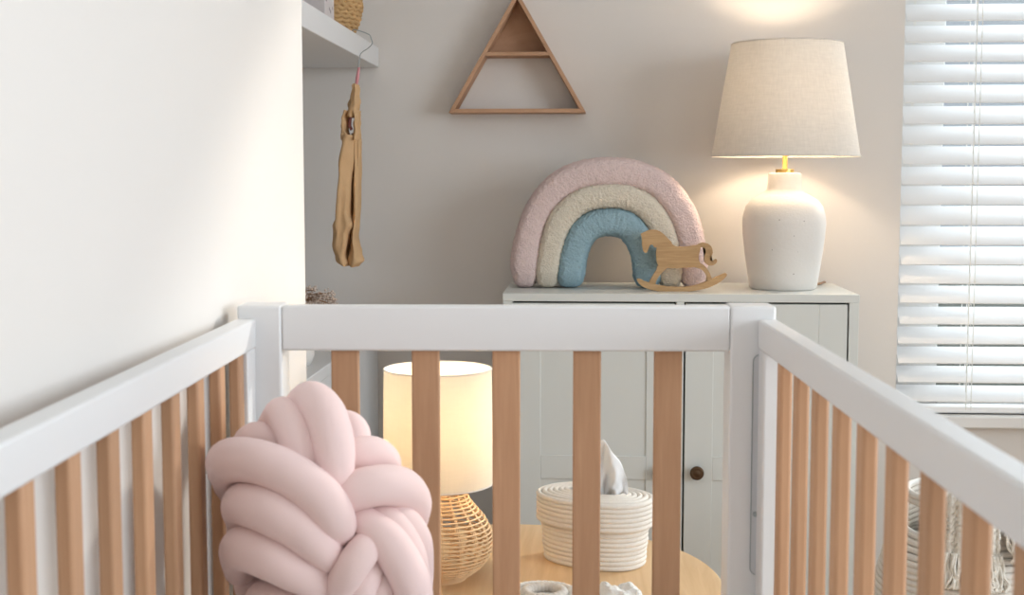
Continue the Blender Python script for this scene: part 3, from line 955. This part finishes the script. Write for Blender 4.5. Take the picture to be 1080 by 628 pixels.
for j in range(1, 6):
    d = j * cr_ * 1.8
    add_tube(bm, [(x * (1.075 * L0 - d) / L0, y * (1.10 * W0 - d) / W0, ztop + .0015 + .0006 * j) for x, y in oval(L0, W0)], cr_, 8, closed=True)
lid = obj('lid', bm, 'rope', tbx, smooth=True)
# tissue: folded sheet rising from the slot
ti = thing('tissue', 'white paper tissue sticking up out of the rope box', 'tissue', (bcx, bcy, TZ + ztop + .002), 0)
bm = bmesh.new()
nu, nv = 40, 26
base_l = Vector((-.006, .0, -.010)); base_r = Vector((.036, -.012, -.010))
EDGE = spline([(-.022, 0, .0), (-.015, -.002, .035), (-.004, -.004, .066), (.0110, -.006, .094), (.021, -.008, .086), (.0345, -.010, .068), (.045, -.012, .046), (.052, -.014, .022), (.054, -.012, .002)], 10)
def tv(u, v):
    i = u * (len(EDGE) - 1); i0 = min(int(i), len(EDGE) - 2); f_ = i - i0
    e = Vector(EDGE[i0]).lerp(Vector(EDGE[i0 + 1]), f_)
    b = base_l.lerp(base_r, u)
    p = b.lerp(e, v ** .9)
    fold = (math.sin(u * 13 + v * 4) * .0062 * (1 - .3 * v) + math.sin(u * 31 - v * 7) * .0024 + .003 * noise.noise(Vector((u * 6, v * 5, 2)))) * math.sin(min(1, v * 3) * PI / 2)
    return p + Vector((fold * .15, fold * 1.2 - .012 * math.sin(u * PI) * math.sin(v * PI * .6), fold * .1))
g_ = [[bm.verts.new(tv(i / nu, j / nv)) for i in range(nu + 1)] for j in range(nv + 1)]
for j in range(nv):
    for i in range(nu):
        bm.faces.new((g_[j][i], g_[j][i + 1], g_[j + 1][i + 1], g_[j + 1][i]))
bm2 = bmesh.new()
o = obj('tissue_sheet', bm, 'tissue', ti, smooth=True)
so = o.modifiers.new('sol', 'SOLIDIFY'); so.thickness = .0004
nu2 = 30
g2 = [[bm2.verts.new(tv(.08 + i / nu2 * .84, j / nv * .86) + Vector((.003, .012 * math.sin(PI * i / nu2) * (j / nv) + .004, 0))) for i in range(nu2 + 1)] for j in range(nv + 1)]
for j in range(nv):
    for i in range(nu2):
        bm2.faces.new((g2[j][i], g2[j][i + 1], g2[j + 1][i + 1], g2[j + 1][i]))
o = obj('tissue_fold', bm2, 'tissue', ti, smooth=True)
so = o.modifiers.new('sol', 'SOLIDIFY'); so.thickness = .0004

# ------------------------------------------------------------------ knitted bootie ring and terry cloth on the table
bq = P(572, 626, Z=TZ + .01)
bt = thing('knitted_ring', 'grey-beige soft knitted ring lying at the front of the round table', 'knitted ring', (bq.x, bq.y, TZ))
bm = bmesh.new()
add_lathe(bm, [(.0001, .001), (.040, .001), (.050, .004), (.0515, .010), (.046, .011), (.038, .005), (.0001, .004)], 60)
add_tube(bm, [(.048 * math.cos(2 * PI * i / 90), .048 * math.sin(2 * PI * i / 90), .0105) for i in range(90)], [.0042 + .0004 * math.sin(i * 2.1) for i in range(90)], 10, closed=True)
obj('outer_band', bm, 'terry', bt, smooth=True)
bm = bmesh.new()
add_tube(bm, [(.028 * math.cos(2 * PI * i / 90) + .003, .028 * math.sin(2 * PI * i / 90), .0105) for i in range(90)], [.0075 + .0006 * math.sin(i * 1.6) for i in range(90)], 14, closed=True)
obj('inner_roll', bm, 'greyknit', bt, smooth=True)
cq = P(634, 624, Z=TZ + .012)
ct = thing('crumpled_cloth', 'crumpled white fluffy cloth in front of the rope tissue box', 'cloth', (cq.x, cq.y - .006, TZ))
bm = bmesh.new()
nx, ny = 60, 34
gg = []
for j in range(ny + 1):
    row = []
    for i in range(nx + 1):
        u, v = i / nx * 2 - 1, j / ny * 2 - 1
        x = u * .060; y = v * .030 - .006 * (1 - u) * .5
        e = max(0, 1 - abs(u) ** 5) * max(0, 1 - abs(v) ** 4)
        h = (.012 + .010 * (u + 1) * .5 + .007 * noise.noise(Vector((u * 2.3, v * 1.6, 3))) + .006 * math.sin(u * 9 + v * 3) * .6 + .004 * noise.noise(Vector((u * 7, v * 6, 1)))) * e ** .5
        x += .004 * noise.noise(Vector((u * 3, v * 3, 9))); y += .005 * noise.noise(Vector((u * 3, v * 3, 5)))
        row.append(bm.verts.new((x, y, max(.001, h + .001))))
    gg.append(row)
for j in range(ny):
    for i in range(nx):
        bm.faces.new((gg[j][i], gg[j][i + 1], gg[j + 1][i + 1], gg[j + 1][i]))
o = obj('cloth_sheet', bm, 'terry', ct, smooth=True)

# ------------------------------------------------------------------ rope basket with blanket, right of the cabinet
bY = 2.40
bc = P(1024, 519, Y=bY)
fb = thing('floor_basket', 'tall round cream rope basket behind the right side of the crib', 'basket', (bc.x, bY, 0))
zr = bc.z
rk_ = (P(1060, 519, Y=bY).x - P(1000, 519, Y=bY).x) / 60
prof = [(.125, 0), (.15, .03), (.172, .12), (.178, .22), (.168, .32), (.145, .41), (66 * rk_, zr - .07), (66 * rk_, zr)]
bm = bmesh.new()
rr = .0062
z_ = rr
while z_ < zr:
    for (r0, z0), (r1, z1) in zip(prof, prof[1:]):
        if z0 <= z_ <= z1: r_ = r0 + (r1 - r0) * (z_ - z0) / (z1 - z0)
    seg_skip = zr - .066 < z_ < zr - .018
    n = 120
    pts = [(r_ * math.cos(2 * PI * i / n), r_ * math.sin(2 * PI * i / n), z_) for i in range(n)]
    if not seg_skip:
        add_tube(bm, pts, rr, 8, closed=True)
    else:
        # leave the two grip openings
        ha = R(24)
        for c0 in (PI + .35, .35):
            st, en = c0 + ha, c0 + PI - ha
            add_tube(bm, [(r_ * math.cos(st + (en - st) * i / 60), r_ * math.sin(st + (en - st) * i / 60), z_) for i in range(61)], rr, 8)
    z_ += rr * 1.62
add_lathe(bm, [(.0001, .002), (.125, .002), (.125, .01), (.0001, .01)], 60)
obj('basket_wall', bm, 'rope', fb, smooth=True)
bm = bmesh.new(); r_ = 66 * rk_
add_tube(bm, [(r_ * math.cos(2 * PI * i / 96), r_ * math.sin(2 * PI * i / 96), zr) for i in range(96)], .0055, 8, closed=True)
tag(obj('rim', bm, 'cord', fb, smooth=True), 'white rim', None)
for c0 in (PI + .35, .35):
    bm = bmesh.new()
    pts = [(r_ * math.cos(c0 - R(24)), r_ * math.sin(c0 - R(24)), zr - .008)]
    pts += [((r_ + .002) * math.cos(c0 + R(t)), (r_ + .002) * math.sin(c0 + R(t)), zr - .067) for t in range(-24, 25, 3)]
    pts += [(r_ * math.cos(c0 + R(24)), r_ * math.sin(c0 + R(24)), zr - .008)]
    add_tube(bm, pts, .004, 8)
    obj('grip', bm, 'cord', fb, smooth=True)

bk = thing('fringed_blanket', 'cream knitted blanket with fringe spilling over the rope basket rim', 'blanket', (bc.x, bY, zr))
def drape(a0, a1, topin, drop, seed):
    """sheet from inside the basket over the rim and down the outside, with thick knit rows"""
    bm = bmesh.new(); nu, nv = 54, 80
    path = spline([(-.055, -.02), (-.035, .020), (-.010, .024), (.008, .012), (.013, -.02), (.016, -drop * .5), (.018, -drop)], 10)
    g = []
    for j in range(nv + 1):
        s = j / nv * (len(path) - 1); j0 = min(int(s), len(path) - 2); f_ = s - j0
        dr = path[j0][0] * (1 - f_) + path[j0 + 1][0] * f_; dz = path[j0][1] * (1 - f_) + path[j0 + 1][1] * f_
        row = []
        for i in range(nu + 1):
            a = a0 + (a1 - a0) * i / nu
            knit = .0045 * abs(math.sin(j * .55 + i * .9)) + .0015 * math.sin(i * 2.1)
            r2_ = r_ + dr + .004 * math.sin(i * .7 + seed) + knit
            row.append(bm.verts.new((r2_ * math.cos(a), r2_ * math.sin(a), dz + .003 * math.sin(i * .45 + seed))))
        g.append(row)
    for j in range(nv):
        for i in range(nu):
            bm.faces.new((g[j][i], g[j][i + 1], g[j + 1][i + 1], g[j + 1][i]))
    return bm
def fringe(a0, a1, drop, n, ln, seed):
    bm = bmesh.new(); random.seed(seed)
    for i in range(n):
        a = a0 + (a1 - a0) * (i + .5) / n + random.uniform(-.01, .01)
        rr_ = r_ + .024 + random.uniform(0, .008)
        bul = .012
        p = [(rr_ * math.cos(a), rr_ * math.sin(a), -drop + .006)]
        for k_ in range(1, 5):
            q_ = rr_ + bul * k_ / 2 + random.uniform(-.003, .005)
            aa = a + random.uniform(-.028, .028) * k_ / 2
            p.append((q_ * math.cos(aa), q_ * math.sin(aa), -drop - ln * k_ / 4))
        add_tube(bm, spline(p, 4), [.0028] + [.0024] * 15 + [.0012], 6)
    return bm
# angles: -90 deg faces the camera
for (a0, a1, dp_, sd, ln) in ((-128, -84, .085, 1, .05), (-80, -20, .045, 4, .04)):
    o = obj('knit_fold', drape(R(a0), R(a1), .02, dp_, sd), 'blanket', bk, smooth=True)
    so = o.modifiers.new('sol', 'SOLIDIFY'); so.thickness = .005; so.offset = 1
    obj('fringe', fringe(R(a0), R(a1), dp_, 70, ln, sd), 'blanket', bk, smooth=True)
bm = bmesh.new()
add_ball(bm, (0, 0, -.105), r_ - .012, 32, 16, (1, 1, .35))
for v in bm.verts:
    v.co += v.normal * .01 * noise.noise(v.co * 30) if v.normal.length else Vector()
    v.co.z += .006 * noise.noise(v.co * 40)
obj('folded_mass', bm, 'blanket', bk, smooth=True)

# ------------------------------------------------------------------ light
w = bpy.data.worlds.new('world'); scene.world = w; w.use_nodes = True
nt = w.node_tree
bg = nt.nodes['Background']
bg.inputs[0].default_value = (.80, .88, 1, 1)
bg.inputs[1].default_value = .52

def sun(az, el, e, col, ang):
    l = bpy.data.lights.new('sun', 'SUN'); l.energy = e; l.color = col; l.angle = R(ang)
    o = bpy.data.objects.new('sun', l); COL.objects.link(o)
    # light travels toward -x (left) and -y (viewer), down
    d = Vector((-math.sin(R(az)) * math.cos(R(el)), -math.cos(R(az)) * math.cos(R(el)), -math.sin(R(el))))
    o.rotation_euler = d.to_track_quat('-Z', 'Y').to_euler()
    return o
sun(50, 25, 2.9, (1, .93, .86), 4)

def area(name, loc, rot, sx, sy, e, col):
    l = bpy.data.lights.new(name, 'AREA'); l.shape = 'RECTANGLE'; l.size = sx; l.size_y = sy; l.energy = e; l.color = col
    o = bpy.data.objects.new(name, l); COL.objects.link(o); o.location = loc; o.rotation_euler = rot
    return o
# daylight through the right-hand window
area('daylight_right_window', (RX + .06, (RY0 + RY1) / 2, (RZ0 + RZ1) / 2), (0, R(90), 0), RZ1 - RZ0 - .15, RY1 - RY0 - .15, 64, (.83, .92, 1)).data.spread = R(142)
# daylight through the back window, inside the reveal outside the blind
area('daylight_back_window', ((WX0 + WX1) / 2 + .02, YB + .2, (WZ0 + WZ1) / 2), (R(-90), 0, 0), WX1 - WX0 - .25, WZ1 - WZ0 - .15, 34, (.86, .93, 1))

# ------------------------------------------------------------------ camera
cd = bpy.data.cameras.new('camera'); cam = bpy.data.objects.new('camera', cd); COL.objects.link(cam)
cam.matrix_world = Matrix(((Rv.x, Uv.x, -Fv.x, 0), (Rv.y, Uv.y, -Fv.y, 0), (Rv.z, Uv.z, -Fv.z, CAMZ), (0, 0, 0, 1)))
cd.sensor_width = 36; cd.lens = FPX / 1080 * 36; cd.clip_start = .02
cd.dof.use_dof = True; cd.dof.focus_distance = 2.5; cd.dof.aperture_fstop = 10
scene.camera = cam
scene.view_settings.view_transform = 'Standard'
scene.view_settings.look = 'None'
scene.view_settings.gamma = 1
scene.view_settings.use_curve_mapping = False
scene.view_settings.exposure = 0.0
